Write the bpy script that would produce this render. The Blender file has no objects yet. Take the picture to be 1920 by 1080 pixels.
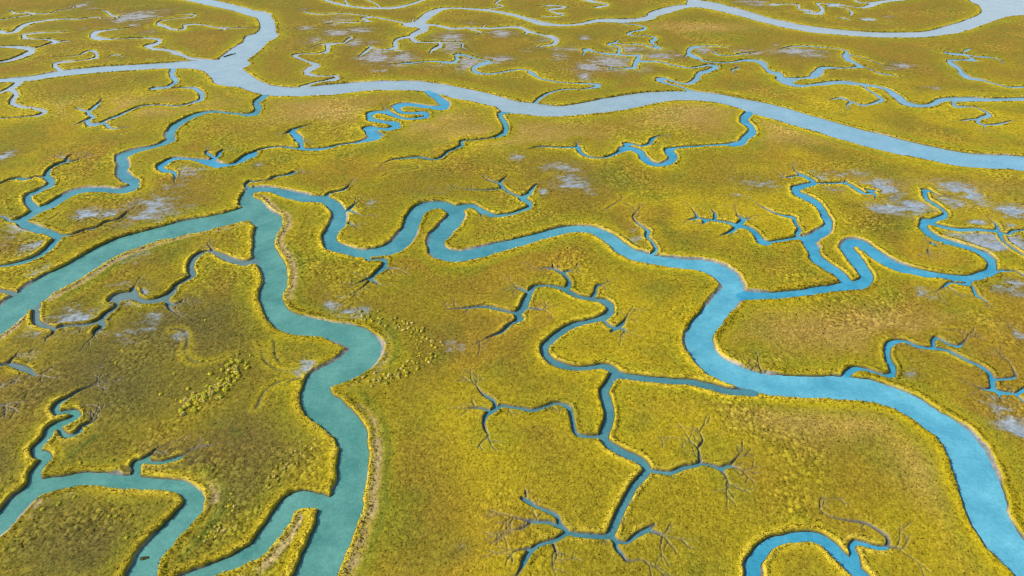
import bpy, math
import numpy as np
from mathutils import Vector

# ---------------------------------------------------------------- camera, sky, sun, exposure
sc = bpy.context.scene
R = math.radians
CAM_H, PITCH, LENS = 120.0, R(34.5), 24.0
FPX = 1920.0 * LENS / 36.0
cam_data = bpy.data.cameras.new("camera")
cam_data.lens = LENS
cam_data.sensor_width = 36.0
cam_data.clip_start = 1.0
cam_data.clip_end = 60000.0
cam = bpy.data.objects.new("camera", cam_data)
sc.collection.objects.link(cam)
cam.location = (0, 0, CAM_H)
cam.rotation_euler = (R(90) - PITCH, 0, 0)
sc.camera = cam

SUN_EL, SUN_AZ = R(41), math.atan2(-1.0, -0.12)          # azimuth measured from +Y towards +X
sun_vec = Vector((math.cos(SUN_EL) * math.sin(SUN_AZ), math.cos(SUN_EL) * math.cos(SUN_AZ), math.sin(SUN_EL)))
world = bpy.data.worlds.new("World")
sc.world = world
world.use_nodes = True
wn = world.node_tree
bg = wn.nodes["Background"]
sky = wn.nodes.new("ShaderNodeTexSky")
sky.sky_type = 'NISHITA'
sky.sun_disc = False
sky.sun_elevation = SUN_EL
sky.sun_rotation = SUN_AZ
sky.air_density = 1.0
sky.dust_density = 1.0
wn.links.new(sky.outputs[0], bg.inputs[0])
bg.inputs[1].default_value = 0.12
sun_data = bpy.data.lights.new("sun", 'SUN')
sun_data.energy = 4.2
sun_data.angle = R(0.5)
sun_data.color = (1.0, 0.93, 0.80)
sun = bpy.data.objects.new("sun", sun_data)
sun.rotation_euler = sun_vec.to_track_quat('Z', 'Y').to_euler()
sun.location = (0, 0, 300)
sc.collection.objects.link(sun)
sc.view_settings.view_transform = 'Standard'
sc.view_settings.look = 'None'
sc.view_settings.exposure = 0.55
sc.view_settings.gamma = 1.0
sc.render.engine = 'CYCLES'
sc.cycles.filter_width = 1.1

WL = -0.50                                               # water level; the marsh plain is at 0
rng = np.random.default_rng(7)

# ---------------------------------------------------------------- survey of the creeks
TRACES = """river: @0,0 1480,0,36 1700,46,42 1880,95,42 @1,0 15,108,52 60,130,76 90,190,100 75,250,112 10,300,118 @0,0 1905,325,118 1830,385,125 1750,450,140 1710,510,150 1800,590,120 @1,0 0,650,88 150,685,70 330,688,62 520,675,72 750,655,66 1000,641,60 1250,648,66 1450,682,76 1650,725,82 1920,797,84 @2,0 0,800,88 200,826,84 360,836,74 580,812,88 800,776,104 1000,738,88 1150,722,68 1300,720,64 1500,734,62 1700,772,72 1920,830,100 @3,0 300,918,104 600,1003,104 760,1046,105 @3,1 1200,70,102 1500,120,94 1920,148,104 2150,165,106
river: @0,0 -100,615,25 0,607,25 250,588,32 450,555,38 700,527,42 1000,507,38 1300,490,42 1500,484,58 1690,490,100
river: @0,0 1560,510,60 1680,585,80 1800,610,90
A: @0,0 170,595,34 110,650,35 30,690,18 -40,705,10
A: @0,0 85,670,30 125,710,28 95,770,28 150,800,18 260,815,15 340,840,22 300,865,14 200,878,6 0,892,5
B: @0,0 -80,350,10 0,351,10 180,358,24 240,378,36 195,412,36 110,447,22 0,470,12 -80,482,12
B: @0,0 240,375,10 330,345,6 400,325,12 430,318,18 395,302,12 330,296,5 250,292,6 190,285,18 180,268,14 240,252,5 400,243,5 520,238,5 590,228,6
B: @0,0 430,322,5 490,312,6 540,318,4
C: @0,0 -60,235,20 0,240,24 40,250,10 110,240,20 160,205,28 210,180,18 350,155,8 500,143,8 600,145,6 690,130,5 750,135,8 745,150,5
C: @0,0 -20,152,4 0,150,4 150,125,3 260,105,5 200,95,6 110,100,6 80,75,6
C: @0,0 270,105,4 380,100,5 420,85,5 540,65,4 560,40,4
C: @0,0 860,150,10 880,130,8 830,110,8 800,85,4 700,75,3
D: @0,0 1000,200,4 930,215,4 800,228,6 730,240,18 700,268,22 740,290,18 850,295,7 1040,288,5 1150,290,12 1200,305,20 1170,330,22 1110,350,20 1150,365,12 1260,375,10 1350,410,18 1430,437,10 1540,452,10 1650,462,10
D: @0,0 1930,208,3 1720,210,4 1620,205,4 1540,190,5 1440,182,5 1390,195,14 1385,215,10 1300,222,10 1240,200,14 1185,175,10 1210,160,5 1320,140,4 1440,128,6 1465,115,8 1400,105,4 1280,110,3
D: @0,0 1640,210,3 1690,222,5 1640,235,3
E: @0,0 480,540,14 430,510,18 415,490,20 450,470,12 560,460,5 680,445,6 725,430,16 725,400,12 680,383,8 630,400,10 600,415,4 500,425,4 400,430,6
E: @0,0 800,435,5 850,412,5 940,428,4
F: @0,0 1310,500,34 1290,560,28 1320,610,28 1270,650,14 1160,668,20 1230,666,5 1380,660,5 1470,668,14 1515,710,28 1510,750,22 1430,780,10 1330,798,8 1200,790,6 1060,800,8 960,840,12 900,870,18 820,900,14 740,935,20 680,935,24 660,910,22 700,880,18 665,850,18 690,825,18 740,780,16 770,740,10
F: @0,0 800,930,20 815,955,14 880,970,12 940,960,4
F: @0,0 650,835,8 600,820,4 560,800,3
F: @0,0 700,825,5 770,808,3
F: @0,0 640,905,5 560,945,3
G: @1,0 100,705,26 45,740,34 5,775,40 20,815,42 0,848,30 @0,0 1870,862,18 1700,848,14 1600,842,18 1500,860,26 1400,900,36 1310,960,48 1280,1010,52 1285,1050,48 1240,1080,34 @0,1 1180,20,18 1060,45,22 960,75,36 910,110,48 930,160,52 915,215,50 960,260,54 1010,295,58 990,330,52 900,350,26 780,345,22 650,345,26 550,370,32 450,420,40 370,470,46 290,505,48 210,555,50 165,585,44 230,620,40 320,650,40 400,680,44 435,710,44 400,760,40 340,820,36 250,870,26 130,905,20 0,922,14 -120,930,14
G: @0,1 270,490,50 215,435,44 215,400,40 290,360,26 370,320,34 390,285,40 355,245,30 370,205,22 430,165,16 500,135,22 510,105,18 570,75,4
G: @0,1 500,140,8 590,125,8 615,105,6
G: @0,1 355,250,10 290,250,8 200,268,14 140,262,12 60,280,8 0,310,8 -40,330,8
G: @0,1 480,110,4 420,90,3
G: @0,1 170,575,18 70,578,10 45,555,6 0,548,5 -30,546,5
G: @0,1 440,692,20 540,690,8 640,655,8 740,630,8 800,595,10 900,570,12 935,540,26 960,515,16 1000,510,5
H: @1,0 1290,680,50 1340,715,40 1380,750,36 1420,785,44 1390,810,34 1300,805,16 1200,790,16 1110,785,18 1055,805,38 1080,840,22 1170,850,14 1270,855,28 1280,875,26 1200,893,16 1100,890,14 1040,870,26 990,850,28 910,842,20 855,865,40 860,895,34 950,915,18 1040,930,34 1060,950,36 1000,968,18 900,965,16 840,970,40 870,1005,48 900,1030,44 850,1050,22 770,1072,12 650,1088,10 @1,1 500,42,18 400,45,18 300,38,12 180,25,10 60,40,10 0,60,12 @0,1 1900,80,40 1830,120,36 1760,155,16 1660,165,28 1590,145,36 1520,128,18 1400,115,12 1300,118,18 1240,150,36 1205,180,38 1240,205,22 1300,215,20 1320,245,30 1310,280,20
H: @1,1 345,40,30 340,10,24 @1,0 320,1040,34 290,1010,26 270,990,22 330,960,10 430,930,3
H: @1,0 310,1060,10 400,1055,4
H: @1,0 265,990,8 200,1018,4
H: @0,1 1580,130,20 1640,95,18 1650,70,30 1680,45,10
H: @0,1 1600,100,10 1550,65,18 1580,45,12
H: @1,0 900,975,8 960,1025,5
H: @1,0 1015,845,6 950,805,4
I: @1,0 1900,840,22 1830,865,26 1850,900,28 1875,950,32 1860,1005,28 1790,1035,10 1640,1055,6 1540,1068,12 @1,1 1545,15,20 1500,40,12 1440,65,12 1390,108,12 1320,122,12 1230,105,14 1120,112,12 1000,130,6 940,165,4
J: @2,0 1785,840,36 1740,900,50 1790,960,40 1800,990,46 1750,1040,40 1710,1075,28 @2,1 1560,10,12 1350,22,12 1200,38,18 1170,50,38 1210,95,44 1190,135,36 1120,160,22 1040,150,26 990,110,36 960,65,38 900,38,26 850,40,34 800,70,16 700,105,10 600,105,10 530,80,18 500,45,30 490,15,26 480,-12,12
J: @2,1 500,30,10 440,30,10 340,30,8 200,25,8 110,50,5
J: @2,1 850,30,26 860,5,24 920,8,12 980,18,10 1035,0,14 @2,0 1050,1050,24 1110,1020,8 1150,1020,6
K: @2,0 1345,690,18 1270,655,10 1150,625,14 1100,600,30 1130,590,18 1220,615,10 1320,630,14 1380,600,30 1400,560,28 1480,530,24 1530,505,28 1490,490,14 1350,510,7 1230,495,8 1100,465,6 950,460,8
K: @2,0 915,510,22 940,450,24 955,425,16 900,415,5 800,410,10 805,380,22 800,355,10 720,335,7 770,320,12 800,295,10
K: @2,0 800,410,10 700,405,7 600,385,10 560,375,18 530,420,16
K: @2,0 770,325,8 850,332,5 980,335,7 1050,355,8 1105,360,14 1070,340,10 1050,315,24 1075,290,18 1040,272,6 900,268,6 870,255,14 900,240,9 980,225,12 1000,213,14 950,190,6 850,180,5 800,160,6
K: @2,0 915,512,10 800,515,4 680,500,4 640,490,6
K: @2,0 740,515,8 742,530,8
L: @2,0 1650,365,10 1640,352,7 1580,348,5 1400,348,6 1340,365,16 1325,395,22 1370,430,16 1450,462,9 1570,473,7 1660,468,8 1740,455,14 1830,455,14 1880,480,26 1905,515,24 @3,0 20,540,22 80,560,34 110,600,48 170,635,28 270,645,16 400,630,18 530,617,18 680,632,20 800,650,18 890,675,24 960,720,44 1030,775,40 1130,795,22 1220,788,22 1290,755,30 1370,742,18 1500,742,20 1650,750,22 1800,748,20 1920,745,22 2060,742,22
L: @2,0 1830,390,6 1740,400,8 1660,415,4 1540,410,8 1515,390,16 1545,378,6
L: @2,0 1660,490,14 1700,510,8 1650,530,8 1680,565,12
L: @2,0 1330,405,8 1290,430,8
L: @3,0 130,600,44 220,590,14 330,580,20 370,550,44 400,515,24 540,512,9 650,508,10 695,500,20 660,480,18 600,450,24 585,415,34 590,390,18 540,370,6 400,355,5 300,348,8 180,350,5 80,370,4
L: @3,0 700,500,6 760,520,5 850,555,8 930,565,8 1050,595,3
L: @3,0 600,415,4 700,430,4 850,485,5 960,500,4
L: @3,0 710,640,14 740,670,12 820,720,14 855,750,22 800,775,9 700,790,9 630,770,9 595,790,16 625,820,6
L: @3,0 630,765,6 540,740,10 450,752,5
L: @3,0 1650,755,12 1500,758,8 1390,765,18 1400,795,16 1520,803,7 1600,825,10 1655,865,26 1580,895,16 1570,920,22 1620,945,14 1615,970,14
L: @3,0 1600,940,5 1720,935,8 1830,905,10
L: @3,0 1560,895,6 1430,908,8
M: @3,0 1990,655,12 1930,655,12 1800,655,9 1680,625,10 1600,603,10 1500,585,16 1465,560,26 1430,520,20 1360,465,20 1360,455,14 1420,450,6 1540,448,16 1500,425,7 1460,412,12 1330,395,16 1330,380,6
M: @3,0 1460,395,10 1500,370,14 1530,365,6
M: @3,0 1460,405,5 1560,425,4 1640,430,10 1740,450,4 1770,480,12
N: @1,0 480,-15,14 560,15,14 680,42,12 800,58,9 950,62,9 1060,57,12 1160,33,12 1270,-5,12
N: @1,0 690,35,8 670,10,8
N: @1,0 930,55,4 900,30,4 850,5,3
O: @2,0 1420,42,22 1300,48,22 1180,70,36 1080,105,52 1030,135,34 950,150,22 780,155,26 650,155,22 520,180,16 400,190,14 230,178,24 120,145,20 0,110,18 @1,0 1750,80,14 1600,67,12 1450,62,12 1370,75,26 1300,110,42 1240,155,44 1200,182,44 1140,178,10 1050,160,8 900,132,7 860,125,6 700,105,5 560,105,5 440,105,5 370,90,4 350,75,4
O: @1,0 870,130,6 800,140,10 850,160,9 780,165,5 700,170,10 600,170,6 520,185,6
O: @1,0 1210,185,40 1260,215,50 1240,235,40 1170,275,26 1180,300,26 1220,318,12 1300,320,8 1380,325,16 1380,345,24 1320,385,22 1300,405,16
O: @1,0 1400,320,8 1500,318,6 1550,330,8 1550,355,12 1590,375,8
O: @1,0 1170,275,16 1060,300,16 1045,325,28 1050,350,28 1020,368,10 900,365,6 860,350,12 830,330,6
O: @1,0 860,360,14 820,395,18 770,430,12
O: @1,0 1030,370,7 1090,385,6 1080,400,4
O: @1,0 1260,190,16 1330,188,12 1400,200,14 1480,215,10 1600,210,8 1750,212,8 1920,203,8 @2,0 70,210,10 130,240,14 220,262,9 300,280,18 335,310,30 310,335,16 230,345,16 200,360,14
O: @2,0 130,240,10 90,260,8
O: @1,0 1700,210,8 1715,185,10
O: @1,0 1600,215,6 1660,235,8 1690,250,6 1650,265,8
O: @1,0 1170,170,6 1180,135,8
O: @2,0 160,128,4 380,115,5 380,108,8 330,97,5 280,75,8 400,55,8 370,45,4 160,45,3
O: @1,0 1700,78,5 1760,65,5 1850,48,6 1800,25,8 1830,5,8
P: @1,0 360,650,20 450,622,12 520,610,10 600,592,26 610,575,16 540,570,6 430,568,12 380,548,24 420,515,34 455,490,28 400,465,10 320,438,12 290,420,18 330,407,6 480,402,6 535,385,22 540,350,22 590,328,12 660,322,6 700,295,18 720,280,14 670,268,5
P: @1,0 600,325,4 480,335,4 410,360,4
Q: @2,0 160,790,18 200,750,18 270,705,12 380,675,8 550,668,6 630,655,16 650,640,20 600,630,10 450,625,6 320,612,7 200,585,9 145,548,20 120,530,7 70,522,5 0,530,6 @1,0 1760,555,10 1660,545,14 1630,520,22 1680,485,16 1750,465,18 1740,455,8 1650,440,7 1560,415,14 1500,415,14 1510,445,22 1490,465,14 1400,465,10 1300,460,5 1150,475,8 980,485,8
R: @2,0 1345,-15,50 1400,22,60 1500,45,54 1700,95,48 1920,155,46 @3,0 200,200,42 500,238,38 800,260,34 1000,262,36 1200,255,40 1400,215,60 1550,165,64 1680,115,80 1800,70,170 1920,40,230 2100,20,260
R: @3,0 1850,-30,260 1790,40,150
R: @3,0 1740,15,18 1640,8,12 1600,-2,10 1560,-12,10
S: @3,0 1060,-8,8 1000,0,10 920,5,12 830,18,18 770,42,24 720,58,10 620,50,5 530,38,10 450,45,6
S: @3,0 640,-8,12 680,18,8 740,22,6 810,18,10
S: @3,0 450,47,5 520,50,5 600,70,6 630,95,16 615,120,14
S: @3,0 550,135,10 640,155,8
S: @3,0 520,30,6 440,30,4 370,28,10 410,70,18 390,98,16 340,100,8 315,85,12 230,65,6 230,45,12 150,30,4 30,35,8
S: @3,0 330,98,5 250,97,6
S: @3,0 760,145,14 680,148,4
S: @2,0 600,10,14 680,25,5 720,38,8 640,55,12
broad: @0,2 -150,350,155 0,248,152 100,165,150 210,85,150 340,-5,142 @0,1 550,965,140 750,845,126 930,758,112 1150,692,98 1400,625,94 1600,590,92 1800,540,95 1900,520,110 @1,1 60,560,140 107,600,165 75,680,150 60,760,135 85,850,160 140,950,165 140,1060,160 @1,2 118,40,158 115,85,157 150,170,150 215,240,150 335,285,140 525,315,112 690,348,140 790,395,180 820,460,200 770,540,195 680,610,165 535,670,150 460,740,165 448,800,198 480,868,222 550,932,225 635,1005,212 700,1075,204 @1,3 730,110,195 728,250,195 705,400,198 670,530,220 622,610,275 598,710,265 550,840,270 480,1000,278 445,1080,280 350,1250,280
broad: @1,1 20,520,150 -5,470,110 @0,1 1850,420,90 1855,375,56
elbow: @1,3 560,560,110 450,520,112 340,510,115 250,550,120 190,650,125 110,770,128 10,890,112 -70,930,98 @0,3 1750,985,86 1600,1035,76 1480,1080,80 1380,1125,84
T: @0,1 1858,385,50 1880,358,40 @1,1 0,350,34 100,345,30 200,365,42 300,392,46 400,415,46 500,420,52 570,450,70 620,510,84 620,580,84 580,650,86 550,710,92 580,765,84 680,800,60 780,825,58 900,815,60 1010,790,70 1090,740,90 1140,670,100 1170,590,100 1210,520,90 1280,475,70 1360,460,54 1450,478,56 1505,515,100 1480,580,104 1420,650,104 1360,720,104 1355,780,104 1420,830,90 1520,845,80 1650,825,72 1800,785,66 1920,755,62 @2,1 150,715,56 300,675,52 420,645,50 520,640,50 620,655,56 720,705,72 800,770,84 900,830,82 1020,865,70 1150,885,62 1300,900,62 1430,915,70 1540,950,90 1620,1010,112 1655,1075,125 @2,2 1650,20,140 1585,110,150 1490,230,158 1425,310,172 1403,400,178 1440,500,172 1545,600,150 1690,660,130 1820,700,130 1920,728,142 @3,2 120,736,146 300,745,152 600,752,158 780,778,150 950,830,140 1095,900,150 1260,1012,158 1365,1085,175 @3,3 1465,120,228 1540,290,268 1605,470,280 1665,650,240 1780,830,232 1935,1000,230 2080,1200,230
T: @0,1 1905,348,12 1845,318,12 1870,290,10 1920,287,8 @1,1 100,275,6 140,255,10 240,235,10 290,215,8
T: @1,1 240,240,6 370,215,5
T: @1,1 1500,490,50 1590,472,36 1640,475,30 1700,510,36 1780,540,26 1860,540,22 1920,530,20 @2,1 70,505,18 130,480,24 130,450,30 70,410,26 120,385,22 150,345,24 180,310,14 240,300,4
T: @2,1 60,400,18 0,380,12 @1,1 1850,330,20 1835,290,20 1890,245,8
T: @1,1 1830,300,10 1750,280,6 1700,255,4
T: @1,1 1850,340,8 1750,350,7 1620,350,7 1500,340,5
T: @1,1 510,410,20 560,375,10 660,350,12 700,315,14 700,300,6
T: @1,1 670,515,12 710,490,10 740,460,10 780,440,4
T: @1,1 690,505,8 730,515,8 790,545,5
T: @1,1 700,600,6 740,618,7
T: @1,1 820,845,26 850,875,18 900,870,14 970,880,24 960,930,28 880,1000,20 830,1060,12 @1,2 770,25,5
T: @1,1 880,1000,6 750,1060,4
T: @1,1 970,935,8 1080,945,4
T: @1,1 870,1020,8 940,1070,4
T: @1,1 1680,500,10 1690,560,4
T: @2,1 1040,838,14 1080,800,20 1050,740,14 1010,700,18 1020,660,24 1000,640,10 930,590,10 905,550,10 940,510,6
T: @2,2 1835,690,20 1870,640,10 1850,590,5
U: @0,2 285,120,50 275,200,46 280,260,44 340,290,40 410,315,45 400,350,45 350,385,40
U: @0,2 420,315,20 480,293,14 560,290,16 680,275,22 760,250,40 800,210,40 880,140,20 880,95,40
U: @0,2 760,260,40 780,290,30 720,340,45 710,370,40
U: @0,2 850,95,40 900,75,70 980,65,70 1030,85,44 1090,105,35 1190,100,45 1250,75,52 1310,20,40 @0,1 1320,1075,28 1400,1030,28 1450,990,40 1435,950,46 1440,900,46 1480,850,40 1540,815,20 1600,815,16 1660,840,36 1720,870,40 1790,890,34 1860,895,40 1930,880,50
U: @0,2 1010,70,60 1000,20,60 1010,-5,40
U: @0,2 1250,100,20 1300,130,14 1390,110,14
U: @0,2 1260,130,14 1280,165,12 1320,195,8
U: @0,1 1600,812,8 1580,775,8
V: @0,2 -60,615,40 0,590,30 70,570,30 110,530,30 160,510,14
V: @0,2 80,575,20 160,600,45 220,625,45 280,665,40 310,660,10
V: @0,2 -40,755,30 40,750,14
V: @0,2 -30,900,30 0,890,30 80,885,16
V: @0,2 -30,20,18 60,35,22 150,60,30
W: @0,3 -100,790,110 0,692,110 140,545,105 270,430,96 430,390,80 640,352,80 850,368,80 1050,385,80 1250,398,78 1380,420,92 1450,485,120 1445,560,122 1360,670,130 1245,800,136 1120,940,145 1075,1040,180 1060,1100,195 1040,1250,195
W: @0,3 270,390,90 265,330,60 310,260,50 350,210,55 350,180,55 290,165,60 275,140,50 320,90,50 360,40,50 375,0,45 @0,2 440,1030,40 530,1000,40 580,960,40 570,935,30 500,935,24 440,945,26 420,920,34 440,880,28 520,830,20 590,785,16 680,750,8 800,720,5
W: @0,3 1020,350,44 1025,300,44 1030,250,44 1060,230,30 1100,205,30 1140,170,20 1200,120,6
W: @0,3 1090,225,16 1200,235,16 1290,215,20 1340,200,30 1400,170,6 1440,130,4
W: @0,3 600,5,20 560,30,16 500,35,22 470,10,22 @0,2 455,1060,14
W: @0,2 600,1070,16 620,1050,12 700,1010,10 760,970,5
X: @2,2 1800,785,60 1650,785,46 1500,750,50 1350,712,44 1200,703,44 1000,685,44 880,670,46 800,655,58 750,610,50 690,592,40 600,600,32 500,610,34 400,595,40 310,560,46 250,500,50 245,455,50 290,400,46 380,330,42 480,280,42 600,252,32 690,225,40 735,185,50 735,140,50 690,105,40 620,92,24 530,78,26 460,55,30 400,20,34 330,-2,18 @2,1 240,1068,16 170,1078,18 @2,2 140,30,34 110,90,46 80,160,50 40,210,30 60,235,40 30,260,24 0,272,16 @1,2 1890,295,20 1840,340,22 1760,370,16 1680,410,4
X: @2,2 40,190,18 0,190,16 @1,2 1830,170,16 1720,148,16 1600,155,14 1420,170,12
X: @2,2 110,155,12 180,165,12 250,165,12
X: @2,2 100,30,14 40,5,10 @2,1 0,1070,5
X: @2,2 400,20,24 @2,1 430,1060,30 420,1020,20 370,970,20 300,940,16 170,940,14
X: @2,1 370,970,12 470,950,8
X: @2,1 310,935,8 305,915,5
X: @2,2 600,80,20 625,40,18 630,0,16 @2,1 640,1070,16 730,1045,8
X: @2,2 680,235,14 720,285,18 780,305,20 830,270,18 860,220,6 900,160,4
X: @2,2 790,310,16 740,335,5
X: @2,2 810,310,10 845,325,12 840,350,10
X: @2,2 770,660,60 720,730,50 690,780,60 710,860,62 730,950,62 720,1020,62 700,1075,66 @2,3 690,60,62 740,110,58 850,170,54 940,210,54 1000,260,50 1010,300,46 970,350,48 910,420,46 860,510,48 810,610,50 770,700,46 740,770,42 700,790,30 600,785,26 480,775,24 420,765,22 330,815,20 210,850,22 140,900,28 95,970,32 70,1030,14 40,1080,6
X: @2,3 415,755,22 360,700,24 340,640,18 270,600,18 170,560,16 110,520,26 80,505,16 
X: @2,3 110,515,6 105,450,4
X: @2,3 350,715,18 280,685,14 180,680,14 90,665,12 0,645,10 @1,3 1850,625,5
X: @2,3 130,695,8 60,735,8 0,740,6
X: @2,3 310,850,10 330,900,8 340,960,4
X: @2,3 130,885,18 60,890,6 0,920,6
X: @2,3 745,790,36 775,830,30 780,870,24 820,920,18 860,970,14 980,970,6 1040,1000,4
X: @2,3 780,825,20 860,835,18 920,790,22 1000,745,26 1070,700,5
X: @2,3 1040,750,14 1120,780,10 1160,820,4
X: @2,3 1020,290,24 1100,305,22 1190,312,24 1280,275,24 1400,245,22 1405,190,20 1390,130,14 1340,85,6 1270,60,4
X: @2,3 1390,130,5 1430,70,6 1405,10,5
X: @2,3 1410,245,18 1500,260,14 1560,280,26 1630,260,22 1700,285,10 1770,325,6
X: @2,3 1560,290,14 1600,340,6 1630,430,3
X: @2,3 1640,250,6 1700,180,3
X: @2,3 660,40,22 560,40,18 490,25,18 468,-5,22 @2,2 450,980,26 430,910,28 380,880,20 320,873,18 230,905,18 150,925,18 70,910,16 0,900,14 @1,2 1840,890,16 1790,920,30 1730,960,32 1710,1020,32 1720,1070,30 @1,3 1745,40,16 1720,70,6
X: @1,2 1800,900,20 1780,850,16 1700,800,12 1660,750,10 1650,720,6
X: @1,2 1740,920,10 1660,905,8 1540,910,5
Y: @2,2 1690,55,60 1800,58,46 1920,60,45 @3,2 60,60,46 200,44,46 380,20,46 540,-3,50 @3,1 600,1065,62 700,1050,70 735,1010,80 690,920,80 630,840,80 590,785,78 605,748,54 680,748,52 750,790,70 830,850,64 930,910,56 1050,945,42 1200,975,36 1350,1000,36 1500,1010,40 1600,990,50 1670,950,60 1670,890,56 1620,840,44 1540,800,36 1400,755,34 1290,720,36 1200,670,44 1160,620,52 1180,585,50 1230,575,24 1310,550,28 1330,525,22 1260,465,22 1190,420,24 1175,390,30 1175,355,24 1220,365,14 1290,395,10 1400,390,8
Y: @3,1 1215,600,22 1320,630,20 1430,648,20 1560,645,20 1700,655,18 1720,640,20 1700,600,18 1660,575,8 1630,540,4
Y: @3,1 1720,665,18 1800,680,10 1830,660,10 1930,650,10
Y: @3,1 1730,670,25 1760,730,14 1850,800,14 1920,845,14
Y: @3,1 1690,960,14 1780,957,10 1870,970,10 1930,1010,10
Y: @3,1 1515,1015,26 1490,1055,22 1360,1045,8 1320,1070,10 @3,2 1250,40,5
Y: @3,2 1530,-10,10 1560,60,18 1620,100,14 1680,150,4
Y: @3,2 1350,0,5 1420,50,6
Y: @3,1 600,1050,64 530,980,62 440,920,62 360,860,72 333,790,68 312,730,66 360,690,50 430,640,48 450,600,44 420,530,44 370,460,42 290,410,44 220,375,44 205,345,44 260,320,30 340,295,26 290,255,22 200,205,8 180,150,6
Y: @3,1 280,245,10 200,245,6 120,255,8 60,215,8
Y: @3,1 350,298,10 470,300,8 580,300,16 660,340,24 710,375,26
Y: @3,1 580,295,16 580,280,8
Y: @3,1 720,375,10 800,380,8 800,430,6
Y: @3,1 750,350,16 800,355,6
Y: @3,1 300,715,30 220,710,20 120,725,16 0,742,18 @2,1 1870,735,36 1830,680,36 1780,640,28 1700,620,24 1600,590,16 1480,575,14 1400,560,18 1370,520,18 1335,475,8
Y: @2,1 1690,620,26 1730,570,22 1690,540,14 1680,510,14
Y: @2,1 1730,575,10 1790,560,5
Y: @2,1 1520,570,14 1520,520,14 1490,500,8
Y: @2,1 1700,620,20 1640,665,16 1570,690,18
Y: @2,1 1400,560,8 1310,575,8
Y: @2,1 1450,585,16 1430,605,14
Y: @3,1 220,705,14 215,680,18 235,650,20 205,600,20 190,560,22 120,545,14 40,520,12 0,500,12 @2,1 1820,440,8
Y: @3,1 1215,735,24 1230,750,24 1270,780,10
Y: @3,1 1200,790,12 1195,830,8
Z: @3,2 585,700,46 590,650,46 640,612,30 720,615,20 800,640,14 870,660,16 930,650,30 930,600,38 900,540,34 890,480,32 905,430,34 950,405,22 1030,405,18 1100,435,14 1180,455,16 1250,460,18 1340,475,16 1420,515,16 1500,555,16 1600,600,20 1660,650,24 1675,700,28 1690,760,28 1720,780,24 1830,795,14 1850,800,14 1930,760,14
Z: @3,2 1240,450,20 1235,400,18 1255,380,14 1300,400,12 1370,435,14 1430,440,14 1480,390,10 1500,350,5
Z: @3,2 1690,690,8 1780,685,8 1850,670,10 1830,610,14 1810,570,8
Z: @3,2 1690,770,14 1620,765,10 1550,740,6
Z: @3,2 1720,790,14 1740,850,10
Z: @3,2 1850,805,14 1930,870,12
horseshoe: @2,3 1800,1200,90 1810,1080,92 1820,980,95 1870,900,86 @3,3 0,850,62 100,810,58 230,790,64 350,795,66 450,850,70 530,930,80 620,1020,80 690,1080,82 800,1190,82
horseshoe: @3,3 660,1000,50 645,930,44 625,870,34 650,835,26 720,845,24 800,870,24 890,865,16 890,800,12 800,730,8 720,690,8 600,670,7 450,640,7 385,585,8 400,510,7
horseshoe: @3,3 910,865,6 1020,890,4"""
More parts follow.
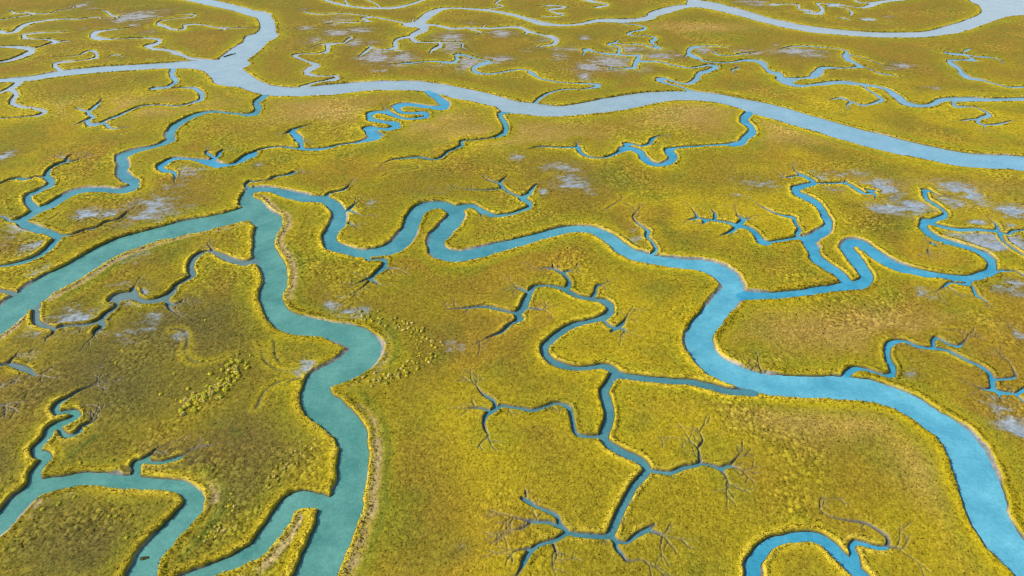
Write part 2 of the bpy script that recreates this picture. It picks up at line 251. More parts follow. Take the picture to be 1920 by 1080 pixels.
PANS = """@0,0 600,38,40,15,1 1050,115,110,25,1 930,140,50,20,.9 1010,185,30,8,.8 640,205,20,6,.5 1130,240,40,8,.6 700,60,60,10,.4 120,205,60,12,.5
@1,0 370,207,45,10,.9 600,245,60,14,1 770,222,60,12,1 420,300,50,25,.7 600,150,60,30,.7 740,320,50,20,.7 900,405,70,25,1 900,440,60,20,1 780,430,40,12,.8 1090,430,60,25,.9 1040,483,70,10,1 1460,280,70,25,1 1480,350,60,30,.9 1590,465,60,35,1 1810,437,60,16,1 1840,247,60,15,1 1350,500,50,12,.7 930,525,40,8,.7 350,70,30,10,.7 1620,165,30,8,.6 1150,475,50,8,.8 870,320,40,14,.8
@2,0 750,470,90,35,1 580,500,80,20,1 545,563,35,20,1 990,515,60,20,.8 1130,405,140,22,.75 900,370,90,18,.8 350,390,40,40,.7 240,290,40,12,.9 1440,378,45,20,1 1780,390,60,20,.9 450,365,70,15,.7 540,275,30,10,.8 120,368,40,10,.6 1830,18,70,15,.9 200,350,30,12,.8
@3,0 230,385,130,25,.9 1000,492,60,14,1 900,505,50,8,.8 1240,665,50,12,.6 30,38,40,8,.8 760,145,30,8,.8 900,122,30,6,.6 60,330,40,10,.5
@0,1 20,95,40,25,1 670,525,60,25,.9 800,530,60,20,.8 1150,480,130,70,.85 1290,340,60,60,.65 1430,240,60,50,.55 40,730,80,80,.75 230,775,50,40,.7 330,940,80,40,.5 950,850,100,40,.55 1380,200,40,20,.6
@1,1 880,440,40,25,.5 20,155,25,10,.8 1330,360,80,30,.5
@2,1 410,275,90,30,1 370,200,100,40,.5 1840,285,90,30,.7 1690,400,50,20,.6 230,360,20,20,.8 600,360,50,20,.4 30,100,30,20,.6 940,700,50,60,.45
@3,1 640,218,100,16,1 880,285,90,18,.8 900,340,60,25,1 940,410,40,15,.9 890,480,90,35,1 1100,490,130,40,1 1420,330,70,35,1 1390,430,80,35,1 1560,415,70,40,.9 1850,510,100,35,1 1580,590,40,12,1 1600,700,130,45,1 1680,750,100,30,1 1870,740,50,60,.9 520,335,50,12,.6 1850,1050,70,40,.9 1830,625,40,20,.7 1300,270,40,12,.6 1200,270,30,12,.5 400,230,60,20,.5
@3,2 1810,20,60,30,1 1900,40,40,30,.9 1740,900,60,60,.85 1800,990,70,60,.9 1870,340,30,40,.7 1060,640,50,20,.9 1200,40,60,30,.4
@0,2 950,60,110,50,.9 540,240,150,60,.8 1150,230,90,40,.8 1090,330,60,40,.65 960,360,120,50,.6 1400,110,50,20,.75 540,330,80,25,.7 250,360,80,40,.45 1380,330,40,60,.45 750,600,60,60,.4
@1,2 1500,430,60,30,.55 740,170,60,30,.5 640,130,80,60,.4 950,460,25,90,.7 360,660,70,20,.6
@1,2 390,600,40,40,.9 320,640,60,30,.6
@1,3 1540,900,40,35,.6
@3,3 1900,10,60,20,.9 1860,-20,60,30,.9"""
# faint scars of old channels
SCARS = """@0,2 1290,315 1350,310 1400,350 1405,420 1390,480 1430,540 1540,560 1680,520
@1,2 30,420 60,540 120,590 200,620 320,610 420,570 445,590
@1,2 140,400 150,520 200,580 300,592 400,565 430,575
@1,2 0,900 60,780 130,725 230,690 340,680
@1,2 220,730 280,690 340,682
@1,1 1020,100 930,160 1050,142 1170,145 1220,175 1150,195 1000,215 930,250
@2,1 680,505 760,455 825,405 820,378 890,382
@2,1 850,450 930,485 960,530 905,560
@1,2 1040,420 1045,480 1010,560 900,580
@1,2 1115,510 1060,545 1010,572
@0,1 240,590 380,560 460,500
@0,1 1160,605 1215,605 1300,575
@1,0 700,955 715,935 750,945
@3,2 1330,310 1450,325 1520,360"""

CP, SP = math.cos(PITCH), math.sin(PITCH)
def ground(px, py, z=WL):
    """survey sheet -> metres on the level z (the sheet was plotted from the drone's position)"""
    px = np.asarray(px, float); py = np.asarray(py, float)
    cx = (px - 960.0) / FPX; cy = (540.0 - py) / FPX
    dy = CP + cy * SP; dz = -SP + cy * CP
    t = (CAM_H - z) / (-dz)
    return np.stack([cx * t, dy * t], -1)

def parse(line):
    out = []; col = row = 0
    for tok in line.split():
        if tok[0] == '@':
            col, row = [int(v) for v in tok[1:].split(',')]
        else:
            v = [float(q) for q in tok.split(',')]
            out.append((col * 480 + v[0] / 4.0, row * 270 + v[1] / 4.0) + tuple(v[2:]))
    return out

def catmull(P, n=5):
    P = np.asarray(P, float)
    if len(P) < 3:
        return np.array([P[0] + (P[-1] - P[0]) * t for t in np.linspace(0, 1, n + 1)])
    ext = np.vstack([2 * P[0] - P[1], P, 2 * P[-1] - P[-2]])
    out = []
    for i in range(1, len(ext) - 2):
        p0, p1, p2, p3 = ext[i - 1], ext[i], ext[i + 1], ext[i + 2]
        # centripetal knots keep tight bends from overshooting
        d = [max(1e-3, np.linalg.norm((b - a)[:2])) ** 0.5 for a, b in ((p0, p1), (p1, p2), (p2, p3))]
        t0, t1, t2, t3 = 0, d[0], d[0] + d[1], d[0] + d[1] + d[2]
        for t in np.linspace(t1, t2, n, endpoint=False):
            a1 = (t1 - t) / (t1 - t0) * p0 + (t - t0) / (t1 - t0) * p1
            a2 = (t2 - t) / (t2 - t1) * p1 + (t - t1) / (t2 - t1) * p2
            a3 = (t3 - t) / (t3 - t2) * p2 + (t - t2) / (t3 - t2) * p3
            b1 = (t2 - t) / (t2 - t0) * a1 + (t - t0) / (t2 - t0) * a2
            b2 = (t3 - t) / (t3 - t1) * a2 + (t - t1) / (t3 - t1) * a3
            out.append((t2 - t) / (t2 - t1) * b1 + (t - t1) / (t2 - t1) * b2)
    out.append(ext[-2])
    return np.array(out)

owners = []
lines_ = []                                              # [points, widths, owner]
for line in TRACES.strip().splitlines():
    if line.startswith('#'): continue
    key, rest = line.split(':', 1)
    if key not in owners: owners.append(key)
    P = parse(rest)
    C = catmull(P)
    if key in 'UV': C[:, 2] *= 0.75
    if key == 'X': C[:, 2] *= 0.86
    C[:, 2] = np.maximum(C[:, 2], np.where(C[:, 1] < 140, 5.0, 2.5))
    pts = ground(C[:, 0], C[:, 1])
    # apparent width across the sheet -> true width across the channel
    T2 = np.gradient(C[:, :2], axis=0); T2 /= np.linalg.norm(T2, axis=1, keepdims=True) + 1e-9
    N2 = np.stack([-T2[:, 1], T2[:, 0]], -1)
    hw = C[:, 2:3] / 8.0
    A = ground(*(C[:, :2] + N2 * hw).T); B = ground(*(C[:, :2] - N2 * hw).T)
    TW = np.gradient(pts, axis=0); TW /= np.linalg.norm(TW, axis=1, keepdims=True) + 1e-9
    NW = np.stack([-TW[:, 1], TW[:, 0]], -1)
    W = np.abs(((A - B) * NW).sum(1))
    W = np.minimum(W, np.linalg.norm(A - B, axis=1))
    # the near bank stands in front of part of the water
    dist = np.hypot(pts[:, 0], pts[:, 1])
    hide = np.clip(0.9 * dist / CAM_H - 0.3, 0, 5) * np.abs(NW[:, 1]) * 0.28
    hide = np.minimum(hide, W * 0.6 + 0.3)
    W = W * 1.06 + 0.12 + hide
    pts[:, 1] -= hide * 0.45
    # run on past the edge of the sheet
    for end in (0, -1):
        x, y = C[end, 0], C[end, 1]
        if x < 3 or x > 1917 or y < 3 or y > 1077:
            nb = 1 if end == 0 else -2
            d = pts[end] - pts[nb]; d /= np.linalg.norm(d) + 1e-9
            big = W[end] > 2.5
            n_ = 14 if big else 6
            a_ = math.atan2(d[1], d[0]); q_ = pts[end].copy(); ex_ = []
            swing = rng.uniform(0.05, 0.13) * rng.choice((-1, 1)) * (1 if big else 2.5)
            for i_ in range(n_):
                a_ += swing * math.cos(i_ * 0.55)
                q_ = q_ + np.array([math.cos(a_), math.sin(a_)]) * (7.0 if big else 2.5)
                ex_.append(q_)
            ex_ = np.array(ex_); we_ = W[end] * (np.ones(n_) if big else np.linspace(1, 0.1, n_))
            if end == 0: pts = np.vstack([ex_[::-1], pts]); W = np.r_[we_[::-1], W]
            else: pts = np.vstack([pts, ex_]); W = np.r_[W, we_]
    o = owners.index(key)
    lines_.append([pts, W, o])

def seg_array(ls):
    return np.array([(p[i, 0], p[i, 1], p[i + 1, 0], p[i + 1, 1], w[i], w[i + 1], o, k)
                     for k, (p, w, o) in enumerate(ls) for i in range(len(p) - 1)])

def gap(q, S):
    dx = S[:, 2] - S[:, 0]; dy = S[:, 3] - S[:, 1]
    t = np.clip(((q[0] - S[:, 0]) * dx + (q[1] - S[:, 1]) * dy) / (dx * dx + dy * dy + 1e-9), 0, 1)
    return (np.hypot(q[0] - S[:, 0] - dx * t, q[1] - S[:, 1] - dy * t) - (S[:, 4] + (S[:, 5] - S[:, 4]) * t) / 2).min()

# blind ends thin out, and small twigs of bare mud branch off them
S0 = seg_array(lines_)
twigs = []
def twig(p, ang, length, w, o, depth=0):
    n = max(4, int(length / 1.2)); q = [np.array(p)]; a = ang
    for i in range(n):
        a += rng.normal() * 0.20
        q.append(q[-1] + np.array([math.cos(a), math.sin(a)]) * length / n)
    q = np.array(q)
    twigs.append([q, np.linspace(w, 0.03, n + 1), o])
    if depth < 1:
        for j in range(rng.integers(1, 3)):
            i = rng.integers(1, n)
            twig(q[i], a + rng.choice((-1, 1)) * rng.uniform(0.5, 1.1), length * rng.uniform(0.35, 0.6), w * 0.6, o, depth + 1)
for k, (pts, W, o) in enumerate(lines_):
    other = S0[S0[:, 7] != k]
    for end in (0, -1):
        if gap(pts[end], other) < 2.0 or W[end] > 4.5: continue
        d = np.r_[0, np.cumsum(np.linalg.norm(np.diff(pts, axis=0), axis=1))]
        d = d if end == 0 else d[-1] - d
        span = min(12.0, d.max() * 0.5)
        W[:] = W * np.clip(0.12 + 0.88 * d / span, 0, 1)
        if pts[end][1] < 360:
            nb = pts[4] if end == 0 else pts[-5]
            a0 = math.atan2(pts[end][1] - nb[1], pts[end][0] - nb[0])
            for j in range(rng.integers(2, 5)):
                i = rng.integers(0, min(7, len(pts) - 1)); i = i if end == 0 else -1 - i
                twig(pts[i], a0 + rng.uniform(-1.1, 1.1), rng.uniform(2.5, 7), 0.17, o)
    for i in range(3, len(pts) - 3):
        if W[i] < 1.7 and pts[i][1] < 330 and rng.random() < 0.05:
            dv = pts[i + 1] - pts[i]
            a0 = math.atan2(dv[1], dv[0]) + rng.choice((-1, 1)) * rng.uniform(0.8, 1.6)
            twig(pts[i], a0, rng.uniform(1.5, 4), 0.17, o)
segs = seg_array(lines_ + twigs)[:, :7]

pans = []
for line in PANS.strip().splitlines():
    for cx, cy, rx, ry, s in parse(line):
        c = ground(cx, cy, 0.0)
        ex = ground(cx + rx / 4.0, cy, 0.0)[0] - c[0]
        ey = (ground(cx, cy - ry / 4.0, 0.0)[1] - ground(cx, cy + ry / 4.0, 0.0)[1]) / 2
        pans.append((c[0], c[1], abs(ex) * 1.25, abs(ey) * 1.25, s))

# ---------------------------------------------------------------- ground grid (finer near, coarser far, running out to the horizon)
Q = 1.0
rows = [50.0]
while rows[-1] < 700:
    depth = CAM_H * SP + rows[-1] * CP
    rows.append(rows[-1] + 0.00145 / Q * depth)
fine_rows = len(rows)
step = 1.5
while rows[-1] < 30000:
    step *= 1.22
    rows.append(rows[-1] + step)
near = list((50.0 - np.cumsum(np.geomspace(0.2, 45, 26)))[::-1])
ROW = np.array(near + rows)
r0 = len(near)
uf = np.linspace(-1.42, 1.42, int(2.84 * 0.75 / (0.00118 / Q)))
us = 1.42 + np.cumsum(np.geomspace(0.002, 3.0, 34))
U = np.r_[-us[::-1], uf, us]
HW = np.maximum(0.75 * (CAM_H * SP + np.maximum(ROW, 0) * CP), 40.0)
NR, NC = len(ROW), len(U)
X = (HW[:, None] * U[None, :]).astype(np.float32)
Y = np.repeat(ROW[:, None], NC, 1).astype(np.float32)
DX = (HW[:, None] * np.gradient(U)[None, :]).astype(np.float32)
DY = np.repeat(np.gradient(ROW)[:, None], NC, 1).astype(np.float32)

def hsh(ix, iy, seed):
    h = (ix.astype(np.int64) * 374761393 + iy.astype(np.int64) * 668265263 + seed * 2147483647 + 1013904223) & 0xffffffff
    h = ((h ^ (h >> 13)) * 1274126177) & 0xffffffff
    h = ((h ^ (h >> 16)) * 2246822519) & 0xffffffff
    h = h ^ (h >> 15)
    return ((h & 0xffffff).astype(np.float32) / 16777216.0)

def vnoise(x, y, wl, seed):
    x = x / wl; y = y / wl
    ix = np.floor(x); iy = np.floor(y)
    fx = x - ix; fy = y - iy
    fx = fx * fx * (3 - 2 * fx); fy = fy * fy * (3 - 2 * fy)
    a = hsh(ix, iy, seed); b = hsh(ix + 1, iy, seed); c = hsh(ix, iy + 1, seed); d = hsh(ix + 1, iy + 1, seed)
    return (a + (b - a) * fx) * (1 - fy) + (c + (d - c) * fx) * fy

def fbm(x, y, wl, seed, octaves=3, gain=0.5):
    s = 0; a = 1; t = 0
    for k in range(octaves):
        s = s + a * vnoise(x * 0.966 + y * 0.259 + 17.3 * k, y * 0.966 - x * 0.259 - 9.1 * k, wl / 2 ** k, seed + 31 * k)
        t += a; a *= gain
    return s / t

def domes(x, y, sp, seed, jit=0.8):
    """overlapping rounded tufts: height 0..1 and a random number per tuft"""
    gx = np.floor(x / sp); gy = np.floor(y / sp)
    best = np.zeros_like(x); rid = np.full_like(x, 0.5)
    for j in (-1, 0, 1):
        for i in (-1, 0, 1):
            cx = gx + i; cy = gy + j
            px = (cx + 0.5 + jit * (hsh(cx, cy, seed) - 0.5)) * sp
            py = (cy + 0.5 + jit * (hsh(cx, cy, seed + 1) - 0.5)) * sp
            q = hsh(cx, cy, seed + 2)
            rad = sp * (0.38 + 0.42 * q)
            d = 1 - ((x - px) ** 2 + (y - py) ** 2) / (rad * rad)
            h = np.sqrt(np.maximum(d, 0)) * (0.45 + 0.55 * q)
            m = h > best
            best = np.where(m, h, best); rid = np.where(m, hsh(cx, cy, seed + 3), rid)
    return best, rid

def sstep(a, b, v):
    t = np.clip((v - a) / (b - a), 0, 1)
    return t * t * (3 - 2 * t)

# ---------------------------------------------------------------- distance to the nearest water's edge
BIG = 40.0
SD = np.full((NR, NC), BIG, np.float32)
CW = np.ones((NR, NC), np.float32)
OW = np.zeros((NR, NC), np.int16)
for x0, y0, x1, y1, w0, w1, o in segs:
    rad = max(w0, w1) / 2 + 20.0
    ra, rb = np.searchsorted(ROW, [min(y0, y1) - rad, max(y0, y1) + rad])
    if rb - ra < 1: continue
    hw = HW[ra:rb]
    ul = min((min(x0, x1) - rad) / hw.min(), (min(x0, x1) - rad) / hw.max())
    uh = max((max(x0, x1) + rad) / hw.min(), (max(x0, x1) + rad) / hw.max())
    ca, cb = np.searchsorted(U, [ul, uh])
    if cb - ca < 1: continue
    xs = X[ra:rb, ca:cb] - x0; ys = Y[ra:rb, ca:cb] - y0
    dx, dy = x1 - x0, y1 - y0
    t = np.clip((xs * dx + ys * dy) / (dx * dx + dy * dy + 1e-6), 0, 1)
    w = w0 + (w1 - w0) * t
    sd = np.sqrt((xs - dx * t) ** 2 + (ys - dy * t) ** 2) - w / 2
    cur = SD[ra:rb, ca:cb]
    m = sd < cur
    cur[m] = sd[m]
    CW[ra:rb, ca:cb][m] = w[m]
    OW[ra:rb, ca:cb][m] = o

# ragged edges
SD += (fbm(X, Y, 4.0, 3, 3) - 0.5) * np.clip(CW * 0.22, 0.12, 0.75) * (SD < 12)

SD += (fbm(X, Y, 1.3, 5, 2) - 0.5) * np.clip(CW * 0.12, 0.04, 0.5) * (SD < 6)

# ---------------------------------------------------------------- heights
PAN = np.zeros((NR, NC), np.float32)
HALO = np.zeros((NR, NC), np.float32)                    # thin sparse grass round the pans
for cx, cy, rx, ry, s in pans:
    ra, rb = np.searchsorted(ROW, [cy - 2.8 * ry, cy + 2.8 * ry])
    if rb <= ra: continue
    d2 = ((X[ra:rb] - cx) / rx) ** 2 + ((Y[ra:rb] - cy) / ry) ** 2
    PAN[ra:rb] = np.maximum(PAN[ra:rb], s * np.exp(-0.5 * d2))
    HALO[ra:rb] = np.maximum(HALO[ra:rb], s * np.exp(-0.28 * d2))
pn = 0.55 * fbm(X * 0.45, Y, 6.0, 41, 4, 0.75) + 0.45 * fbm(X * 0.7, Y, 1.8, 47, 3, 0.75)
PAN = sstep(0.25, 1.15, PAN * 0.95 + (pn - 0.5) * 2.5) * sstep(0.05, 0.25, PAN)
PAN *= sstep(0.5, 2.0, SD)

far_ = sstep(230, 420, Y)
CWE = CW * (1 + 1.6 * far_)
bed = -0.14 - 0.22 * sstep(0.05, 0.4, CWE) - 0.65 * sstep(0.3, 1.35, CWE)
shelf = sstep(0.53, 0.68, fbm(X, Y, 19, 15, 3)) * sstep(1.8, 3.5, CW) * (SD < 8)   # stretches where the bank slumps into a mud shelf
bank_w = np.clip(0.08 + 0.22 * CW, 0.12, 0.55) + 0.9 * shelf
edge = np.maximum(bed, WL - 0.03)
plain = (fbm(X, Y, 40, 11, 2) - 0.5) * 0.25 - 0.30 * far_
g = np.where(SD < 0, np.maximum(bed, edge + SD * 0.55), edge + (plain - edge) * sstep(-0.02, 1.0, SD / bank_w))
lev_w = np.clip(0.6 + 0.09 * CW, 0.65, 1.4)
lev = sstep(0.15, 0.6, SD - 0.8 * shelf) * np.exp(-(np.maximum(SD - 0.5, 0) / (1.15 * lev_w)) ** 4) * sstep(0.2, 1.6, CW)
g = g + lev * 0.12
veg = sstep(0.0, 1.0, (SD - 0.7 * shelf) / np.clip(0.1 + 0.25 * CW, 0.15, 0.5)) * (1 - PAN)
d1, id1 = domes(X, Y, 0.46, 100)
d2, id2 = domes(X, Y, 0.95, 200)
lush = fbm(X, Y, 16, 61, 3)
bushy = sstep(0.50, 0.72, fbm(X, Y, 22, 71, 3))
calm = 1 - 0.75 * np.exp(-(np.maximum(SD - 0.5, 0) / (2.6 * lev_w)) ** 2) * sstep(0.3, 1.5, CW)
canopy = 0.05 + (d1 * (0.065 + 0.065 * lush) + d2 * bushy * 0.26) * calm + lev * (0.13 + 0.07 * d2) * (1 - 0.5 * far_)
Z = (g + veg * canopy - PAN * 0.06).astype(np.float32)
Z[ROW > 760] *= 0.3

# ---------------------------------------------------------------- what grows where (plant and mud colours)
def blob(px, py, rx, ry):
    c = ground(px, py, 0.0)
    ex = abs(ground(px + rx, py, 0.0)[0] - c[0]); ey = abs(ground(px, py - ry, 0.0)[1] - ground(px, py + ry, 0.0)[1]) / 2
    return np.exp(-((X - c[0]) / ex) ** 2 - ((Y - c[1]) / ey) ** 2)

def mixc(a, b, t):
    return a + (b - a) * t[..., None]

col_ = lambda *v: np.array(v, np.float32)
OLIVE, GOLD, BROWN = col_(.195, .158, .009), col_(.298, .228, .008), col_(.205, .122, .015)
TAN, FAR = col_(.330, .215, .060), col_(.155, .108, .016)
DARK, GREEN = col_(.085, .074, .020), col_(.130, .150, .012)
LEVEE, STRAW = col_(.405, .325, .007), col_(.540, .410, .045)
MUD, BEDMUD, PALE = col_(.225, .262, .290), col_(.034, .034, .026), col_(.40, .33, .26)
n_a = fbm(X, Y, 55, 301, 4); n_b = fbm(X, Y, 38, 331, 4); n_c = fbm(X, Y, 12, 361, 3)
right = sstep(-60, 120, X - 0.15 * Y)
COL = np.broadcast_to(OLIVE, (NR, NC, 3)).astype(np.float32)
COL = mixc(COL, GOLD, sstep(0.38, 0.72, n_a + 0.30 * (right - 0.5)))
COL = mixc(COL, BROWN, sstep(0.46, 0.70, n_b) * 0.6)
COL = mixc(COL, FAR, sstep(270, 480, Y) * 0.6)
inner = sstep(5, 19, SD + 9 * (n_c - 0.5))
COL = mixc(COL, mixc(np.broadcast_to(col_(.205, .135, .016), COL.shape), col_(.150, .128, .012), sstep(0.40, 0.62, n_a)), inner * 0.72)
COL = mixc(COL, col_(.190, .190, .008), np.exp(-((SD - 6.0) / 4.0) ** 2) * sstep(1.0, 3.0, CW) * sstep(0.42, 0.66, n_b) * 0.5)
dull = np.zeros((NR, NC), np.float32)
for a in ((860, 640, 170, 100), (760, 900, 110, 150), (1050, 330, 260, 45), (650, 560, 120, 60), (1680, 430, 140, 60), (300, 470, 150, 40), (1000, 780, 120, 60), (1250, 420, 150, 50)):
    dull = np.maximum(dull, blob(*a))
COL = mixc(COL, mixc(np.broadcast_to(col_(.165, .118, .014), COL.shape), col_(.130, .115, .012), sstep(0.40, 0.60, n_c)), np.clip(dull * (0.5 + 0.9 * n_b), 0, 1) * 0.8 * sstep(2, 7, SD))
tan = np.zeros((NR, NC), np.float32)
for a in ((620, 205, 120, 25), (800, 230, 90, 22), (1320, 215, 120, 25), (1480, 245, 120, 22), (250, 200, 160, 18), (1700, 350, 160, 14), (1560, 780, 200, 40), (1760, 900, 60, 120), (1300, 50, 100, 8), (960, 250, 160, 20), (1620, 620, 200, 40)):
    tan = np.maximum(tan, blob(*a))
COL = mixc(COL, TAN, tan * np.clip(0.55 + 1.1 * (n_c - 0.35), 0, 1) * 0.9 * sstep(2, 6, SD))
COL = mixc(COL, GREEN, sstep(0.56, 0.78, n_c) * 0.35)
dk = np.zeros((NR, NC), np.float32)
for a in ((150, 720, 300, 150), (60, 900, 260, 160), (330, 900, 260, 120), (330, 620, 200, 80), (200, 1010, 260, 90), (480, 830, 150, 90)):
    dk = np.maximum(dk, blob(*a))
dk = np.clip(dk * 1.1 * (0.75 + 0.6 * (n_c - 0.5)), 0, 1)
COL = mixc(COL, col_(.120, .090, .022), np.clip(HALO * (0.4 + 1.0 * n_c), 0, 1) * 0.75)
COL = mixc(COL, DARK, dk * 0.97)
soft = np.exp(-(np.maximum(SD - 0.5, 0) / (2.6 * lev_w)) ** 1.2) * sstep(0.6, 2.0, CW)
COL = mixc(COL, LEVEE, np.clip(soft * (0.22 + 0.50 * lush + 0.45 * sstep(0.3, 0.65, fbm(X, Y, 24, 411, 3))), 0, 1))
COL = mixc(COL, GREEN, np.exp(-((SD - 3.6 * lev_w) / (1.4 * lev_w)) ** 2) * 0.35 * sstep(1.0, 3.0, CW) * (lush > 0.4))
patch = fbm(X, Y, 24, 411, 3)
fr = np.exp(-((SD - 0.85) / (0.3 + 0.35 * lev_w)) ** 2) * sstep(0.3, 1.4, CW) * (0.35 + 0.8 * vnoise(X, Y, 2.2, 401)) * sstep(0.28, 0.62, patch) * 1.4
COL = mixc(COL, STRAW, np.clip(fr * 1.1, 0, 1) * 0.55 * sstep(620, 200, Y))
# scars of old channels: a thin dark groove in a band of greener grass
for k, line in enumerate(SCARS.strip().splitlines()):
    q = np.array(parse(line)); q = np.c_[q, np.zeros(len(q))]; q = catmull(q)[:, :2]; q = ground(q[:, 0], q[:, 1], 0.0)
    ra, rb = np.searchsorted(ROW, [q[:, 1].min() - 6, q[:, 1].max() + 6])
    ca, cb = np.searchsorted(U, [min((q[:, 0].min() - 6) / HW[ra], (q[:, 0].min() - 6) / HW[rb]), max((q[:, 0].max() + 6) / HW[ra], (q[:, 0].max() + 6) / HW[rb])])
    xs, ys = X[ra:rb, ca:cb], Y[ra:rb, ca:cb]
    D = np.full(xs.shape, 9.0, np.float32)
    for a, b in zip(q[:-1], q[1:]):
        e = b - a
        t = np.clip(((xs - a[0]) * e[0] + (ys - a[1]) * e[1]) / (e @ e + 1e-9), 0, 1)
        D = np.minimum(D, np.hypot(xs - a[0] - e[0] * t, ys - a[1] - e[1] * t))
    D = D + (vnoise(xs, ys, 2.5, 600 + k) - 0.5) * 0.5
    off = SD[ra:rb, ca:cb] > 0.8
    band = np.exp(-((D - 1.1) / 0.9) ** 2) * off
    groove = np.exp(-(D / 0.33) ** 2) * off * sstep(0.35, 0.6, vnoise(xs, ys, 9, 640 + k) + 0.15)
    COL[ra:rb, ca:cb] = mixc(mixc(COL[ra:rb, ca:cb], LEVEE, band * 0.30), BEDMUD * 2.0, groove * 0.6)
    Z[ra:rb, ca:cb] += band * 0.05 - groove * 0.2
# straw wrack and cordgrass, with painted sunlight, on the silty creeks' right-hand levees
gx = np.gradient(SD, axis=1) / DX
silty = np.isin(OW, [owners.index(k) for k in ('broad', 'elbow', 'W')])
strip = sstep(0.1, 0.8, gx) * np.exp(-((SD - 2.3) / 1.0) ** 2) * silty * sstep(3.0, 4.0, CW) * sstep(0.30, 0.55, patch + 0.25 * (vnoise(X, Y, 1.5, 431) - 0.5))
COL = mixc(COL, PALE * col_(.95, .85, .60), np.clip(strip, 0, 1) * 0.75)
COL = mixc(COL, col_(.075, .110, .012), np.clip(sstep(0.1, 0.8, gx) * np.exp(-((SD - 4.6) / 1.2) ** 2) * silty * sstep(0.35, 0.6, lush), 0, 1) * 0.6)  # the levee's shadow painted as a dark green band to its right
# sunlit tuft tops and shaded gaps of brown thatch painted into the colour
lit_tops = d2 * sstep(0.35, 0.8, id2) * (0.25 + 0.75 * bushy) * (0.35 + 0.65 * calm) * (1 - PAN) * sstep(0.4, 1.0, SD)
COL = mixc(COL, COL * 1.4 + col_(.04, .032, .006), np.clip(lit_tops * 1.2, 0, 1) * 0.6)
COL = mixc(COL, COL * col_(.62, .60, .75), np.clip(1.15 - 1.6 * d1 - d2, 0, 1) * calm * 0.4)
# tuft to tuft variation
tv = 1 + (0.62 * (id1 - 0.45) + 0.22 * (id2 - 0.5) + 0.25 * bushy * (id2 - 0.3)) * (0.3 + 0.7 * calm)
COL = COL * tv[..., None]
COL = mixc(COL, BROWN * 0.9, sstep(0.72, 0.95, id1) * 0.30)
COL = mixc(COL, mixc(MUD, col_(.27, .22, .17), far_ * 0.7) * (0.7 + 0.6 * vnoise(X, Y, 1.1, 501))[..., None], PAN)
bare = 1 - sstep(0.02 + 0.10 * np.clip(CW - 0.3, 0, 1), np.clip(0.06 + 0.22 * CW, 0.08, 0.45), SD - 0.75 * shelf + 0.25 * (vnoise(X, Y, 0.9, 441) - 0.5) * shelf)
bm = mixc(np.broadcast_to(BEDMUD, COL.shape), MUD * 0.55, (SD < 0.1) * sstep(1.8, 1.2, CW) * (0.35 + 0.45 * sstep(0.4, 0.8, CW)) * (1 - far_))
bm = mixc(bm, mixc(MUD * 0.62, PALE * 0.7, vnoise(X, Y, 6, 443)) * (0.75 + 0.5 * vnoise(X, Y, 0.7, 447))[..., None], shelf * sstep(-0.2, 0.2, SD) * 0.85)
bm = mixc(bm, PALE * 0.8, sstep(0.58, 0.70, fbm(X, Y, 15, 421, 3)) * sstep(-0.1, 0.2, SD) * sstep(2.0, 4.0, CW) * 0.9)
COL = mixc(COL, bm, bare * (0.45 + 0.55 * sstep(0.1, 0.6, CW)))
COL = np.clip(COL, 0.004, 0.85)

# ---------------------------------------------------------------- materials
def principled(name, rough, spec=0.3):
    m = bpy.data.materials.new(name)
    m.use_nodes = True
    p = m.node_tree.nodes["Principled BSDF"]
    p.inputs["Roughness"].default_value = rough
    p.inputs["Specular IOR Level"].default_value = spec
    return m, p

def veg_material(name, rough, spec, speck, scale):
    m, p = principled(name, rough, spec)
    nt = m.node_tree
    at = nt.nodes.new("ShaderNodeAttribute"); at.attribute_name = "plant"
    tc = nt.nodes.new("ShaderNodeTexCoord")
    nz = nt.nodes.new("ShaderNodeTexNoise"); nz.inputs["Scale"].default_value = scale; nz.inputs["Detail"].default_value = 3
    mp = nt.nodes.new("ShaderNodeMapRange")
    mp.inputs[1].default_value = 0.3; mp.inputs[2].default_value = 0.7
    mp.inputs[3].default_value = 1 - speck; mp.inputs[4].default_value = 1 + speck
    mul = nt.nodes.new("ShaderNodeVectorMath"); mul.operation = 'SCALE'
    nt.links.new(tc.outputs["Object"], nz.inputs["Vector"])
    nt.links.new(nz.outputs["Fac"], mp.inputs[0])
    nt.links.new(at.outputs["Color"], mul.inputs[0])
    nt.links.new(mp.outputs[0], mul.inputs["Scale"])
    nt.links.new(mul.outputs[0], p.inputs["Base Color"])
    return m

M_marsh = veg_material("marsh_vegetation", 0.9, 0.08, 0.35, 4.5)
M_mud = veg_material("wet_mud", 0.32, 0.5, 0.25, 1.2)
M_bed = veg_material("creek_mud", 0.60, 0.3, 0.25, 1.5)
M_grass = veg_material("grass_blades", 0.7, 0.2, 0.15, 2.0)

